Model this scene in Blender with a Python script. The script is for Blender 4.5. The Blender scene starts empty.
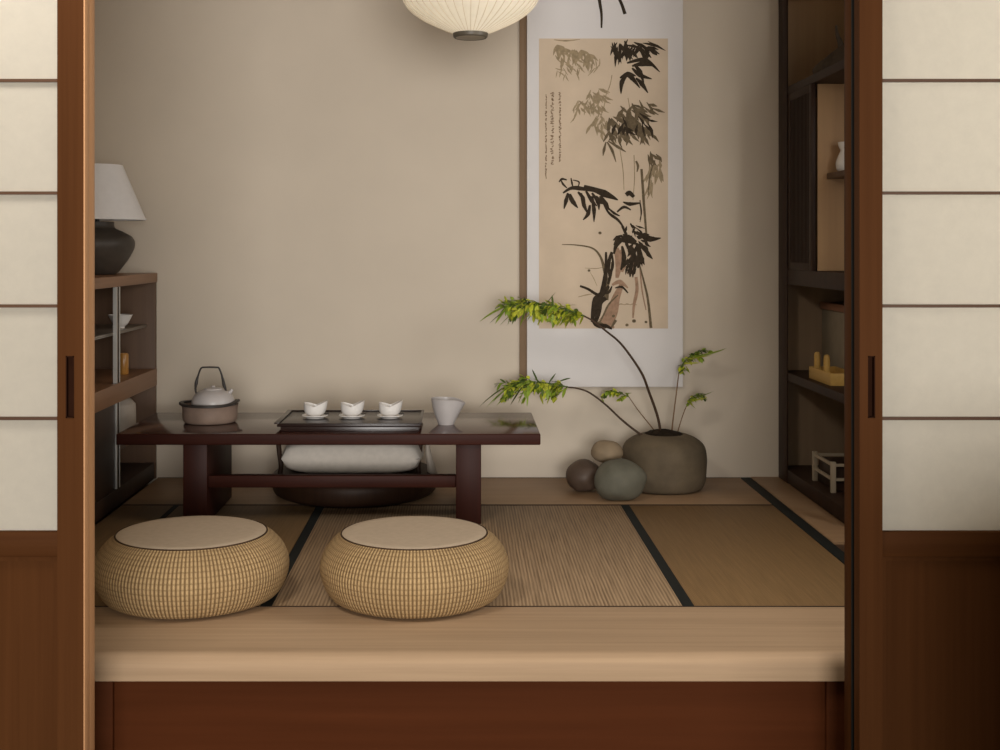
import bpy, bmesh, math, random
from mathutils import Vector, Matrix, noise as mnoise

C = bpy.context.scene.collection
PI = math.pi
F, CX, CY, CAMH = 1240.0, 462.0, 247.0, 1.0        # focal length (px), principal point, eye height

def W(px, py, Y):
    """photo pixel at true distance Y -> metres"""
    return Vector(((px - CX) * Y / F, Y, CAMH - (py - CY) * Y / F))

# ---------------------------------------------------------------- materials
def new_mat(name):
    m = bpy.data.materials.new(name); m.use_nodes = True
    nt = m.node_tree
    b = nt.nodes['Principled BSDF']
    return m, nt, b

def link(nt, a, b): nt.links.new(a, b)

def ramp(nt, fac, stops):
    r = nt.nodes.new('ShaderNodeValToRGB')
    while len(r.color_ramp.elements) < len(stops): r.color_ramp.elements.new(0.5)
    for e, (p, c) in zip(r.color_ramp.elements, stops):
        e.position = p; e.color = (c[0], c[1], c[2], 1)
    link(nt, fac, r.inputs['Fac'])
    return r.outputs['Color']

def coords(nt, scale=(1, 1, 1), kind='Object'):
    tc = nt.nodes.new('ShaderNodeTexCoord'); mp = nt.nodes.new('ShaderNodeMapping')
    mp.inputs['Scale'].default_value = scale
    link(nt, tc.outputs[kind], mp.inputs['Vector'])
    return mp.outputs['Vector']

def noise_tex(nt, vec, scale=5, detail=4, rough=.55, dist=0):
    n = nt.nodes.new('ShaderNodeTexNoise')
    n.inputs['Scale'].default_value = scale; n.inputs['Detail'].default_value = detail
    n.inputs['Roughness'].default_value = rough; n.inputs['Distortion'].default_value = dist
    link(nt, vec, n.inputs['Vector'])
    return n.outputs['Fac']

def bump(nt, b, height, strength=.2, dist=.01):
    bp = nt.nodes.new('ShaderNodeBump')
    bp.inputs['Strength'].default_value = strength; bp.inputs['Distance'].default_value = dist
    link(nt, height, bp.inputs['Height']); link(nt, bp.outputs['Normal'], b.inputs['Normal'])

def mul(c, k): return tuple(x * k for x in c)

def plain(name, col, rough=.6, spec=.4, var=.12, scale=12, metal=0, bmp=0):
    m, nt, b = new_mat(name)
    v = coords(nt); n = noise_tex(nt, v, scale)
    link(nt, ramp(nt, n, [(.3, mul(col, 1 - var)), (.7, mul(col, 1 + var))]), b.inputs['Base Color'])
    b.inputs['Roughness'].default_value = rough
    b.inputs['Specular IOR Level'].default_value = spec
    b.inputs['Metallic'].default_value = metal
    if bmp: bump(nt, b, n, bmp, .004)
    return m

def wood(name, c1, c2, axis='z', rough=.5, spec=.35, fine=60, bmp=.15, coat=0):
    m, nt, b = new_mat(name)
    s = {'x': (1.2, fine, fine), 'y': (fine, 1.2, fine), 'z': (fine, fine, 1.2)}[axis]
    s2 = {'x': (.5, 7, 7), 'y': (7, .5, 7), 'z': (7, 7, .5)}[axis]
    n1 = noise_tex(nt, coords(nt, s), 1, 5, .6)
    n2 = noise_tex(nt, coords(nt, s2), 1, 3, .5, .6)
    mx = nt.nodes.new('ShaderNodeMath'); mx.operation = 'MULTIPLY_ADD'
    mx.inputs[1].default_value = .5
    link(nt, n1, mx.inputs[0])
    h = nt.nodes.new('ShaderNodeMath'); h.operation = 'MULTIPLY'; h.inputs[1].default_value = .5
    link(nt, n2, h.inputs[0]); link(nt, h.outputs[0], mx.inputs[2])
    link(nt, ramp(nt, mx.outputs[0], [(.33, c1), (.67, c2)]), b.inputs['Base Color'])
    b.inputs['Roughness'].default_value = rough; b.inputs['Specular IOR Level'].default_value = spec
    b.inputs['Coat Weight'].default_value = coat; b.inputs['Coat Roughness'].default_value = .12
    bump(nt, b, n1, bmp, .002)
    return m

def paper(name, col, trans=.5, fiber=True):
    m = bpy.data.materials.new(name); m.use_nodes = True
    nt = m.node_tree; nt.nodes.remove(nt.nodes['Principled BSDF'])
    out = nt.nodes['Material Output']
    d = nt.nodes.new('ShaderNodeBsdfDiffuse'); t = nt.nodes.new('ShaderNodeBsdfTranslucent')
    mx = nt.nodes.new('ShaderNodeMixShader'); mx.inputs[0].default_value = trans
    n = noise_tex(nt, coords(nt, (30, 30, 30)), 1, 5, .7)
    c = ramp(nt, n, [(.25, mul(col, .96)), (.75, mul(col, 1.03))])
    link(nt, c, d.inputs['Color']); link(nt, c, t.inputs['Color'])
    link(nt, d.outputs[0], mx.inputs[1]); link(nt, t.outputs[0], mx.inputs[2])
    link(nt, mx.outputs[0], out.inputs['Surface'])
    return m

def tatami_mat(name, c1, c2, period):
    m, nt, b = new_mat(name)
    v = coords(nt)
    w = nt.nodes.new('ShaderNodeTexWave'); w.wave_type = 'BANDS'; w.bands_direction = 'X'
    w.inputs['Scale'].default_value = 2 * PI / 20 / period
    w.inputs['Distortion'].default_value = 1.2; w.inputs['Detail'].default_value = 2
    w.inputs['Detail Scale'].default_value = .35
    link(nt, v, w.inputs['Vector'])
    n = noise_tex(nt, coords(nt, (160, 4, 160)), 1, 4, .65)
    n2 = noise_tex(nt, coords(nt, (3, 3, 3)), 1, 3)
    a = nt.nodes.new('ShaderNodeMath'); a.operation = 'MULTIPLY_ADD'; a.inputs[1].default_value = .28
    link(nt, w.outputs['Fac'], a.inputs[0])
    k = nt.nodes.new('ShaderNodeMath'); k.operation = 'MULTIPLY'; k.inputs[1].default_value = .75
    link(nt, n, k.inputs[0]); link(nt, k.outputs[0], a.inputs[2])
    link(nt, ramp(nt, a.outputs[0], [(.26, c1), (.76, c2)]), b.inputs['Base Color'])
    b.inputs['Roughness'].default_value = .62; b.inputs['Specular IOR Level'].default_value = .25
    bump(nt, b, a.outputs[0], .35, .003)
    return m

def wicker(name, c_dark, c_light, nu, nv):
    m, nt, b = new_mat(name)
    tc = nt.nodes.new('ShaderNodeTexCoord')
    def wave(direction, count):
        w = nt.nodes.new('ShaderNodeTexWave'); w.wave_type = 'BANDS'; w.bands_direction = direction
        w.inputs['Scale'].default_value = count * 2 * PI / 20
        w.inputs['Distortion'].default_value = 1.1; w.inputs['Detail'].default_value = 3
        w.inputs['Detail Scale'].default_value = 20
        link(nt, tc.outputs['UV'], w.inputs['Vector']); return w.outputs['Fac']
    u = wave('X', nu); v = wave('Y', nv)
    a = nt.nodes.new('ShaderNodeMath'); a.operation = 'MULTIPLY'
    s1 = nt.nodes.new('ShaderNodeMath'); s1.operation = 'POWER'; s1.inputs[1].default_value = .45
    s2 = nt.nodes.new('ShaderNodeMath'); s2.operation = 'POWER'; s2.inputs[1].default_value = .10
    link(nt, u, s1.inputs[0]); link(nt, v, s2.inputs[0])
    link(nt, s1.outputs[0], a.inputs[0]); link(nt, s2.outputs[0], a.inputs[1])
    n = noise_tex(nt, coords(nt, (9, 9, 9)), 1, 5, .7)
    n2 = noise_tex(nt, coords(nt, (120, 120, 50)), 1, 3, .7)
    mm = nt.nodes.new('ShaderNodeMath'); mm.operation = 'MULTIPLY_ADD'; mm.inputs[1].default_value = .55
    link(nt, n, mm.inputs[0])
    mk = nt.nodes.new('ShaderNodeMath'); mk.operation = 'MULTIPLY'; mk.inputs[1].default_value = .45
    link(nt, n2, mk.inputs[0]); link(nt, mk.outputs[0], mm.inputs[2])
    tone = ramp(nt, mm.outputs[0], [(.3, mul(c_light, .74)), (.7, mul(c_light, 1.12))])
    mix = nt.nodes.new('ShaderNodeMix'); mix.data_type = 'RGBA'
    mix.inputs['A'].default_value = (*c_dark, 1)
    link(nt, a.outputs[0], mix.inputs['Factor']); link(nt, tone, mix.inputs['B'])
    link(nt, mix.outputs['Result'], b.inputs['Base Color'])
    b.inputs['Roughness'].default_value = .6; b.inputs['Specular IOR Level'].default_value = .25
    bump(nt, b, a.outputs[0], .7, .006)
    return m

M = {}
M['wall'] = plain('plaster', (.60, .525, .43), .9, .1, .03, 2.5)
M['wall2'] = plain('plaster_front', (.60, .52, .42), .9, .1, .03, 3)
M['ceil'] = wood('ceiling_boards', (.30, .20, .12), (.42, .29, .18), 'x', .6)
M['floorw'] = wood('dark_floorboards', (.05, .025, .014), (.09, .045, .024), 'x', .45)
M['door'] = wood('door_wood', (.060, .0205, .0055), (.086, .031, .009), 'z', .6, .05, 70)
M['doorh'] = wood('door_rail_wood', (.057, .019, .005), (.081, .029, .008), 'x', .6, .05, 70)
M['edge'] = wood('lit_door_edge_wood', (.46, .235, .105), (.58, .305, .145), 'z', .5, .3, 70)  # lighter than the door wood: light from the right put into the colour
M['muntin'] = wood('muntin_wood', (.07, .032, .015), (.10, .046, .022), 'x', .5, .3, 70)
M['cup'] = plain('handle_recess', (.022, .008, .004), .8, .03)
M['shoji'] = paper('shoji_paper', (.79, .75, .665), .56)
M['step'] = wood('pale_step_wood', (.35, .235, .142), (.50, .345, .215), 'x', .6, .15, 55, .1)
M['riser'] = wood('riser_wood', (.064, .017, .0045), (.088, .024, .007), 'x', .6, .05, 40)
M['strip'] = wood('back_strip_wood', (.28, .175, .098), (.36, .23, .13), 'x', .5, .3, 50)
M['tat_a'] = tatami_mat('tatami_reed', (.165, .104, .057), (.44, .305, .18), .0105)
M['tat_b'] = tatami_mat('tatami_reed_smooth', (.165, .098, .041), (.265, .160, .070), .0045)
M['heri'] = plain('tatami_border_cloth', (.012, .014, .013), .7, .2)
M['heri2'] = plain('tatami_edge_cord', (.05, .028, .016), .7, .2)
M['table'] = wood('table_lacquer', (.030, .008, .005), (.062, .017, .010), 'x', .15, .6, 45, .01, 0)
M['tablee'] = wood('table_edge_lacquer', (.024, .006, .0035), (.046, .012, .007), 'x', .5, .12, 45, .03, 0)
M['tablez'] = wood('table_leg_lacquer', (.020, .005, .003), (.040, .010, .006), 'z', .5, .15, 45, .03, 0)
M['wicker'] = wicker('woven_rush', (.17, .095, .036), (.60, .41, .205), 150, 30)
M['pad'] = plain('linen_pad', (.50, .40, .295), .9, .1, .05, 60, 0, .1)
M['seam'] = plain('dark_seam', (.06, .035, .02), .8, .1)
M['darkw'] = wood('dark_cabinet_wood', (.022, .010, .006), (.040, .019, .010), 'z', .5, .2, 50)
M['cabl'] = wood('brown_cabinet_wood', (.20, .095, .045), (.29, .145, .072), 'y', .4, .35, 50)
M['cabin'] = wood('cabinet_inside_wood', (.10, .056, .033), (.15, .086, .05), 'z', .5, .3, 40)
M['nook'] = wood('niche_back_wood', (.40, .245, .13), (.50, .32, .17), 'z', .5, .3, 30)
M['lowb'] = wood('lower_niche_wood', (.26, .18, .115), (.34, .24, .155), 'z', .6, .1, 30)
M['shelfg'] = plain('grey_shelf', (.20, .17, .14), .4, .4)
M['steel'] = plain('polished_steel', (.80, .79, .76), .45, .5, .05, 20, 1)
M['white'] = plain('white_porcelain', (.78, .75, .72), .25, .5, .03, 10)
M['grey_cer'] = plain('pale_grey_ceramic', (.46, .43, .42), .35, .5, .06, 14)
M['clay'] = plain('brown_clay', (.22, .155, .12), .6, .3, .12, 18, 0, .1)
M['iron'] = plain('dark_iron', (.03, .025, .022), .5, .4)
M['tray'] = wood('tray_lacquer', (.012, .006, .005), (.024, .011, .009), 'x', .26, .4, 40, .02)
M['inside'] = plain('tea_dark_inside', (.05, .035, .03), .4, .4)
M['lampw'] = paper('lamp_linen', (.90, .88, .87), .2)
M['lampb'] = plain('dark_stoneware', (.062, .050, .040), .5, .4, .35, 10, 0, .15)
M['lantern'] = paper('lantern_paper', (.88, .83, .725), .5)
M['rib'] = plain('lantern_rib_wire', (.70, .60, .46), .7, .2)
M['ring'] = plain('lantern_ring', (.09, .075, .055), .45, .4)
M['disc'] = plain('lantern_cap', (.42, .37, .29), .6, .3)
M['mount'] = plain('scroll_mount_silk', (.68, .655, .645), .85, .1, .02, 4)
M['sheet'] = plain('aged_painting_paper', (.60, .485, .365), .85, .1, .07, 5)
M['ink'] = plain('black_ink', (.040, .029, .019), .8, .1, .3, 60)
M['ink2'] = plain('grey_ink', (.14, .105, .064), .8, .1, .3, 60)
M['ink3'] = plain('pale_ink', (.31, .24, .15), .8, .1, .2, 60)
M['ink4'] = plain('rust_ink', (.33, .21, .14), .8, .1, .2, 60)
M['seal'] = plain('brown_ink_writing', (.20, .13, .08), .8, .1, .2, 60)
M['scroll_shade'] = wood('brown_scroll_shade', (.20, .135, .085), (.25, .17, .108), 'z', .8, .1)  # tone of the scroll's cast shadow on the wall
M['pot'] = plain('grey_stone_pot', (.118, .090, .057), .75, .25, .25, 9, 0, .25)
M['soil'] = plain('dark_soil', (.020, .014, .009), .95, .1, .4, 60, 0, .6)
M['stem'] = plain('dark_stem', (.055, .030, .016), .6, .3)
M['stem2'] = plain('brown_stem', (.17, .10, .05), .6, .3)
M['leaf1'] = plain('leaf_bright', (.47, .50, .045), .5, .35, .2, 40)
M['leaf2'] = plain('leaf_mid', (.22, .31, .03), .5, .35, .2, 40)
M['leaf3'] = plain('leaf_dark', (.07, .11, .018), .5, .35, .2, 40)
M['st_green'] = plain('grey_green_stone', (.125, .118, .088), .7, .3, .2, 9, 0, .15)
M['st_brown'] = plain('brown_stone', (.085, .055, .038), .55, .4, .25, 12, 0, .15)
M['st_beige'] = plain('beige_stone', (.26, .195, .125), .75, .25, .15, 10, 0, .1)
M['amber'] = plain('amber_glaze', (.42, .20, .045), .3, .5, .15)
M['palebox'] = plain('pale_stoneware', (.42, .36, .30), .6, .3, .06, 20)
M['cush'] = plain('cream_linen', (.66, .60, .53), .9, .1, .05, 40, 0, .15)
M['yellow'] = wood('yellow_bamboo', (.46, .28, .07), (.60, .38, .11), 'y', .5)
M['greybox'] = plain('taupe_box_card', (.30, .25, .18), .7, .2)
M['redlid'] = wood('red_brown_lid', (.26, .12, .07), (.34, .16, .095), 'y', .45)
M['palew'] = wood('pale_frame_wood', (.36, .30, .22), (.46, .38, .28), 'z', .5)
M['drift'] = wood('grey_driftwood', (.055, .040, .027), (.10, .074, .05), 'x', .8)

# ---------------------------------------------------------------- mesh helpers
def nb():
    bm = bmesh.new(); bm.loops.layers.uv.new('UVMap'); return bm

def box(bm, a, b, bev=.003, seg=2, mi=0):
    x0, y0, z0 = a; x1, y1, z1 = b
    co = [(x0, y0, z0), (x1, y0, z0), (x1, y1, z0), (x0, y1, z0), (x0, y0, z1), (x1, y0, z1), (x1, y1, z1), (x0, y1, z1)]
    vs = [bm.verts.new(c) for c in co]
    fs = [bm.faces.new([vs[i] for i in f]) for f in ((0, 3, 2, 1), (4, 5, 6, 7), (0, 1, 5, 4), (1, 2, 6, 5), (2, 3, 7, 6), (3, 0, 4, 7))]
    for f in fs: f.material_index = mi
    if bev:
        es = list({e for f in fs for e in f.edges})
        r = bmesh.ops.bevel(bm, geom=es, offset=bev, segments=seg, affect='EDGES', profile=.5)
        for f in r['faces']: f.material_index = mi
    return bm

def lathe(bm, c, prof, n=48, mod=None, mi=0, uvrep=1.0, cap0=True, cap1=True):
    """prof: list of (r, z); c: base centre; mod(theta, i, r, z) -> (r, z)"""
    uv = bm.loops.layers.uv.active
    L = [0.0]
    for i in range(1, len(prof)):
        L.append(L[-1] + math.hypot(prof[i][0] - prof[i - 1][0], prof[i][1] - prof[i - 1][1]))
    tot = L[-1] or 1
    rings = []
    for i, (r, z) in enumerate(prof):
        if r < 1e-6:
            rings.append([bm.verts.new((c[0], c[1], c[2] + z))]); continue
        ring = []
        for k in range(n):
            t = 2 * PI * k / n
            rr, zz = mod(t, i, r, z) if mod else (r, z)
            ring.append(bm.verts.new((c[0] + rr * math.cos(t), c[1] + rr * math.sin(t), c[2] + zz)))
        rings.append(ring)
    def face(vs, uvs):
        try: f = bm.faces.new(vs)
        except ValueError: return
        f.material_index = mi; f.smooth = True
        for lp, u in zip(f.loops, uvs): lp[uv].uv = u
    for i in range(len(rings) - 1):
        A, B = rings[i], rings[i + 1]; v0, v1 = L[i] / tot, L[i + 1] / tot
        for k in range(n):
            k2 = (k + 1) % n; u0, u1 = k / n * uvrep, (k + 1) / n * uvrep
            if len(A) == 1 and len(B) == 1: continue
            if len(A) == 1: face([A[0], B[k2], B[k]], [(u0, v0), (u1, v1), (u0, v1)])
            elif len(B) == 1: face([A[k], A[k2], B[0]], [(u0, v0), (u1, v0), (u0, v1)])
            else: face([A[k], A[k2], B[k2], B[k]], [(u0, v0), (u1, v0), (u1, v1), (u0, v1)])
    for flag, R in ((cap0, rings[0]), (cap1, rings[-1])):
        if flag and len(R) > 1:
            try: f = bm.faces.new(R if R is rings[-1] else list(reversed(R))); f.material_index = mi
            except ValueError: pass
    return bm

def smooth_pts(pts, n=8):
    """Catmull-Rom through points (tuples of equal length)"""
    out = []
    P = [Vector(p) for p in pts]
    for i in range(len(P) - 1):
        p0 = P[max(i - 1, 0)]; p1 = P[i]; p2 = P[i + 1]; p3 = P[min(i + 2, len(P) - 1)]
        for k in range(n):
            t = k / n
            out.append(.5 * ((2 * p1) + (p2 - p0) * t + (2 * p0 - 5 * p1 + 4 * p2 - p3) * t * t + (3 * p1 - p0 - 3 * p2 + p3) * t ** 3))
    out.append(P[-1]); return out

def sprof(pts, n=5): return [(max(v[0], 0), v[1]) for v in smooth_pts(pts, n)]

def tube(bm, pts, r, n=8, mi=0):
    pts = [Vector(p) for p in pts]; N = len(pts)
    rad = r if callable(r) else (lambda t: r)
    rings = []; up = Vector((.123, .31, .94)).normalized()
    for i, p in enumerate(pts):
        d = (pts[min(i + 1, N - 1)] - pts[max(i - 1, 0)]).normalized()
        a = d.cross(up)
        if a.length < 1e-3: a = d.cross(Vector((1, 0, 0)))
        a.normalize(); b = d.cross(a); rr = rad(i / (N - 1))
        rings.append([bm.verts.new(p + (a * math.cos(2 * PI * k / n) + b * math.sin(2 * PI * k / n)) * rr) for k in range(n)])
    for i in range(N - 1):
        for k in range(n):
            f = bm.faces.new([rings[i][k], rings[i][(k + 1) % n], rings[i + 1][(k + 1) % n], rings[i + 1][k]])
            f.smooth = True; f.material_index = mi
    for R in (rings[0], list(reversed(rings[-1]))):
        f = bm.faces.new(R); f.material_index = mi
    return bm

def blob(bm, c, rx, ry, rz, seed, amp=.08, freq=1.6, flat=None, rot=0, sub=4, mi=0):
    r = bmesh.ops.create_icosphere(bm, subdivisions=sub, radius=1)
    R = Matrix.Rotation(rot, 3, 'Z')
    for v in r['verts']:
        d = v.co.normalized()
        k = 1 + amp * mnoise.noise(d * freq + Vector((seed * 7.3, seed * 1.7, seed * 3.1)))
        # superellipsoid-ish
        p = Vector((d.x * rx * k, d.y * ry * k, d.z * rz * k))
        if flat is not None and p.z < -rz * flat: p.z = -rz * flat + (p.z + rz * flat) * .15
        v.co = R @ p + Vector(c)
    for f in bm.faces: f.smooth = True
    return bm

def wloc(o):
    p = Vector((0, 0, 0))
    while o: p += o.location; o = o.parent
    return p

def build(name, bm, mats, parent=None, loc=None, label=None, angle=35):
    """bm holds world coordinates; the object's origin goes to loc (top level) or to the parent's origin"""
    me = bpy.data.meshes.new(name)
    off = wloc(parent) if parent else Vector(loc or (0, 0, 0))
    bmesh.ops.recalc_face_normals(bm, faces=bm.faces)
    bm.to_mesh(me); bm.free()
    me.transform(Matrix.Translation(-off))
    for m in (mats if isinstance(mats, (list, tuple)) else [mats]): me.materials.append(m)
    me.shade_smooth(); me.set_sharp_from_angle(angle=math.radians(angle))
    o = bpy.data.objects.new(name, me); C.objects.link(o)
    if parent: o.parent = parent
    else: o.location = off
    if label: o['label'] = label
    return o

def thing(name, label, cat, loc, group=None):
    o = bpy.data.objects.new(name, None); C.objects.link(o)
    o.empty_display_size = .05; o.location = loc; o['label'] = label; o['category'] = cat
    if group: o['group'] = group
    return o

def tag(o, label, cat, group=None):
    o['label'] = label; o['category'] = cat
    if group: o['group'] = group
    return o

def struct(name, bm, mat, parent=None, loc=None):
    o = build(name, bm, mat, parent, loc)
    if not parent: o['kind'] = 'structure'
    return o

def struct_root(name, loc):
    o = bpy.data.objects.new(name, None); C.objects.link(o); o.location = loc; o['kind'] = 'structure'; return o

def dup(root, loc, label=None, group=None):
    r = root.copy(); C.objects.link(r); r.location = loc
    if label: r['label'] = label
    if group: r['group'] = group
    for ch in list(root.children):
        c = ch.copy(); C.objects.link(c); c.parent = r
        for g in ch.children:
            d = g.copy(); C.objects.link(d); d.parent = c
    return r

# ================================================================ THE SETTING
BW = 5.38                                     # back wall
XL, XR, ZC = -1.74, 1.88, 2.5
b = nb(); box(b, (XL - .06, BW, -.08), (XR + .06, BW + .08, ZC), 0); struct('wall_back', b, M['wall'])
b = nb(); box(b, (XL - .08, 2.78, -.4), (XL, BW, ZC), 0); struct('wall_left', b, M['wall'])
# right wall with a window opening (hidden behind the right-hand door)
WY0, WY1, WZ0, WZ1 = 2.86, 3.62, .95, 2.15
b = nb()
box(b, (XR, 2.78, -.4), (XR + .08, WY0, ZC), 0); box(b, (XR, WY1, -.4), (XR + .08, BW, ZC), 0)
box(b, (XR, WY0, -.4), (XR + .08, WY1, WZ0), 0); box(b, (XR, WY0, WZ1), (XR + .08, WY1, ZC), 0)
struct('wall_right', b, M['wall'])
b = nb()
for a, c in (((WY0, WZ0), (WY0 + .04, WZ1)), ((WY1 - .04, WZ0), (WY1, WZ1)), ((WY0, WZ0), (WY1, WZ0 + .04)), ((WY0, WZ1 - .04), (WY1, WZ1))):
    box(b, (XR + .02, a[0], a[1]), (XR + .06, c[0], c[1]), .002)
struct('window_1', b, M['door'])
b = nb(); box(b, (XL - .06, 2.78, ZC), (XR + .06, BW + .06, ZC + .06), 0); struct('ceiling', b, M['ceil'])
b = nb(); box(b, (XL, 3.12, -.10), (XR, BW, -.032), 0); struct('floor', b, M['floorw'])
b = nb(); box(b, (-2.4, .2, -.50), (2.4, 3.4, -.45), 0); struct('floor_front', b, M['floorw'])
# unseen half wall added in the front room to shade the lower right door
b = nb(); box(b, (.90, 1.55, -.45), (2.4, 1.70, .58), .006); box(b, (.88, 1.53, .58), (2.4, 1.72, .61), .004); struct('shade_wall', b, M['door'])
# lintel and wall above the sliding doors
b = nb(); box(b, (XL - .06, 2.70, 2.12), (XR + .06, 2.85, 2.24), .004); struct('trim_1', b, M['doorh'])
b = nb(); box(b, (XL - .06, 2.74, 2.24), (XR + .06, 2.81, ZC + .06), 0); struct('wall_front', b, M['wall2'])
# fixed jamb posts behind the doors
b = nb(); box(b, (-.905, 2.79, -.45), (-.839, 2.835, 2.12), .003); struct('trim_2', b, M['edge'])  # left post takes the lit colour, its right-hand pair the dark one
b = nb(); box(b, (.875, 2.79, -.45), (.940, 2.84, 2.12), .003); struct('trim_3', b, M['door'])

for nm, par, xa, xc in (('gap_shade_strip', 'trim_2', -.870, -.8392), ('gap_shade_strip', 'trim_3', .8752, .905)):  # dark strips painting the shade between door and post
    b = nb(); box(b, (xa, 2.783, -.44), (xc, 2.7905, 2.11), .001); build(nm, b, M['heri'], bpy.data.objects[par], label='dark strip for the shade in the gap behind the door')

def shoji_door(name, x0, x1, stile_w, inner_left, hx0, hx1):
    y0, y1 = 2.72, 2.757
    zt, zb = 2.118, -.44
    r = struct_root(name, ((x0 + x1) / 2, (y0 + y1) / 2, zb))
    mid = (y0 + y1) / 2
    hz0, hz1 = .625, .761
    def stile(a, c, hole):
        b = nb()
        if hole:
            box(b, (a, y0, zb), (c, y1, hz0), 0); box(b, (a, y0, hz1), (c, y1, zt), 0)
            box(b, (a, y0, hz0), (hx0, y1, hz1), 0); box(b, (hx1, y0, hz0), (c, y1, hz1), 0)
            box(b, (hx0, y0 + .016, hz0), (hx1, y1, hz1), 0)
        else:
            box(b, (a, y0, zb), (c, y1, zt), .003)
        return b
    if inner_left: sa, sb = (x0, x0 + stile_w), (x1 - stile_w, x1)      # inner stile on the left
    else: sa, sb = (x1 - stile_w, x1), (x0, x0 + stile_w)
    build('stile', stile(*sa, True), M['door'], r)
    build('stile', stile(*sb, False), M['door'], r)
    hb = nb()                                                           # oblong finger pull let into the stile
    e = .0025
    box(hb, (hx0, y0 + .010, hz0), (hx1, y0 + .016, hz1), 0)
    box(hb, (hx0, y0 - .0012, hz0), (hx0 + e, y0 + .016, hz1), 0); box(hb, (hx1 - e, y0 - .0012, hz0), (hx1, y0 + .016, hz1), 0)
    box(hb, (hx0, y0 - .0012, hz0), (hx1, y0 + .016, hz0 + e), 0); box(hb, (hx0, y0 - .0012, hz1 - e), (hx1, y0 + .016, hz1), 0)
    build('handle', hb, M['cup'], r, label='dark recessed finger pull')
    ia, ib = x0 + stile_w, x1 - stile_w
    if not inner_left:
        eb = nb(); box(eb, (x1 - .0005, y0 + .002, zb), (x1 + .003, y1 - .001, zt), .001); build('edge_strip', eb, M['edge'], r, label='closing edge strip, coloured as lit from the right')  # stands in for side light on the door edge
    b = nb(); box(b, (ia, y0 + .003, .319), (ib, y1 - .003, .374), .002); build('rail', b, M['doorh'], r)
    b = nb(); box(b, (ia, y0 + .003, 2.06), (ib, y1 - .003, zt), .002); build('rail', b, M['doorh'], r)
    b = nb(); box(b, (ia, y0 + .003, zb), (ib, y1 - .003, zb + .08), .002); build('rail', b, M['doorh'], r)
    b = nb(); box(b, (ia, mid - .003, zb + .08), (ib, mid + .006, .319), 0)
    k = 0
    xx = ia
    while xx < ib - .02:                                                # narrow framing lip round the panel
        xx += .19
    box(b, (ia, y0 + .008, .309), (ib, mid, .3195), 0)
    la, lb = (ia, ia + .010) if inner_left else (ib - .010, ib)
    box(b, (la, y0 + .008, zb + .08), (lb, mid, .309), 0)
    build('lower_panel', b, M['door'], r)
    b = nb(); box(b, (ia, mid + .001, .374), (ib, mid + .0025, 2.06), 0); build('paper', b, M['shoji'], r)
    for z in (.622, .870, 1.119, 1.367, 1.615, 1.863):
        b = nb(); box(b, (ia, y0 + .010, z - .0033), (ib, mid + .001, z + .0033), 0); build('muntin', b, M['muntin'], r)
    return r
shoji_door('door_1', -1.70, -.831, .057, False, -.869, -.851)
shoji_door('door_2', .872, 1.74, .0505, True, .8906, .906)

# raised step: board and riser
st = thing('wooden_step', 'pale planed wooden step board running across the front of the tatami, dark riser below', 'step', (0, 3.05, -.45))
b = nb()
def prism_x(bm, prof, x0, x1):
    A = [bm.verts.new((x0, y, z)) for y, z in prof]; B = [bm.verts.new((x1, y, z)) for y, z in prof]; n = len(prof)
    for k in range(n): bm.faces.new([A[k], A[(k + 1) % n], B[(k + 1) % n], B[k]])
    bm.faces.new(list(reversed(A))); bm.faces.new(B)
nose = [(3.04 + .034 - .034 * math.sin(a), -.034 + .034 * math.cos(a)) for a in [PI / 2 * k / 10 for k in range(11)]]
prism_x(b, [(3.4445, -.066), (3.4445, 0)] + nose + [(3.04, -.064), (3.042, -.066)], XL, XR)
build('step_board', b, M['step'], st)
b = nb(); box(b, (XL, 3.075, -.45), (XR, 3.10, -.066), 0)
box(b, (XL, 3.060, -.45), (-.862, 3.08, -.066), .002); box(b, (.90, 3.060, -.45), (XR, 3.08, -.066), .002)
build('riser', b, M['riser'], st, label='dark red-brown riser panel')

# tatami mats
def mat_thing(label, x0, x1, y0, y1, m, left=True, right=True, hw=.033):
    t = thing('tatami_mat', label, 'tatami mat', ((x0 + x1) / 2, (y0 + y1) / 2, -.03))
    b = nb(); box(b, (x0, y0, -.03), (x1, y1, 0), .002, 2); build('reed_surface', b, m, t)
    for s, ok in ((0, left), (1, right)):
        if not ok: continue
        a, c = (x0, x0 + hw) if s == 0 else (x1 - hw, x1)
        b = nb(); box(b, (a + .0003, y0 + .001, -.002), (c - .0003, y1 - .001, .0012), .0005, 1); build('border', b, M['heri'], t, label='black cloth border')
    b = nb(); box(b, (x0 + .001, y0 + .0005, -.002), (x1 - .001, y0 + .007, .0009), 0); build('edge_cord', b, M['heri2'], t)
    b = nb(); box(b, (x0 + .001, y1 - .010, -.002), (x1 - .001, y1 - .0005, .0009), 0); build('edge_cord', b, M['heri2'], t)
    return t
S1, S3, SL, SR = .631, -.563, -1.117, 1.205
mat_thing('ribbed tatami mat between the poufs and the pot, its reed lines running to the back', S3 + .001, S1 + .016, 3.446, 4.806, M['tat_a'])
mat_thing('smooth plain tatami mat at the right, next to the dark shelving', S1 + .017, SR, 3.446, 4.806, M['tat_b'], False, False)
mat_thing('tatami mat under the left pouf and the table leg with the clay brazier above', SL + .001, S3, 3.446, 4.806, M['tat_b'], True, False, .022)
mat_thing('narrow tatami strip along the foot of the left glass cabinet', -1.3185, SL, 3.446, 4.806, M['tat_b'], False, False)
mat_thing('long shallow tatami strip along the back wall under the pot and stones', -1.3185, 1.206, 4.8075, BW - .002, M['strip'], False, False)
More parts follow.
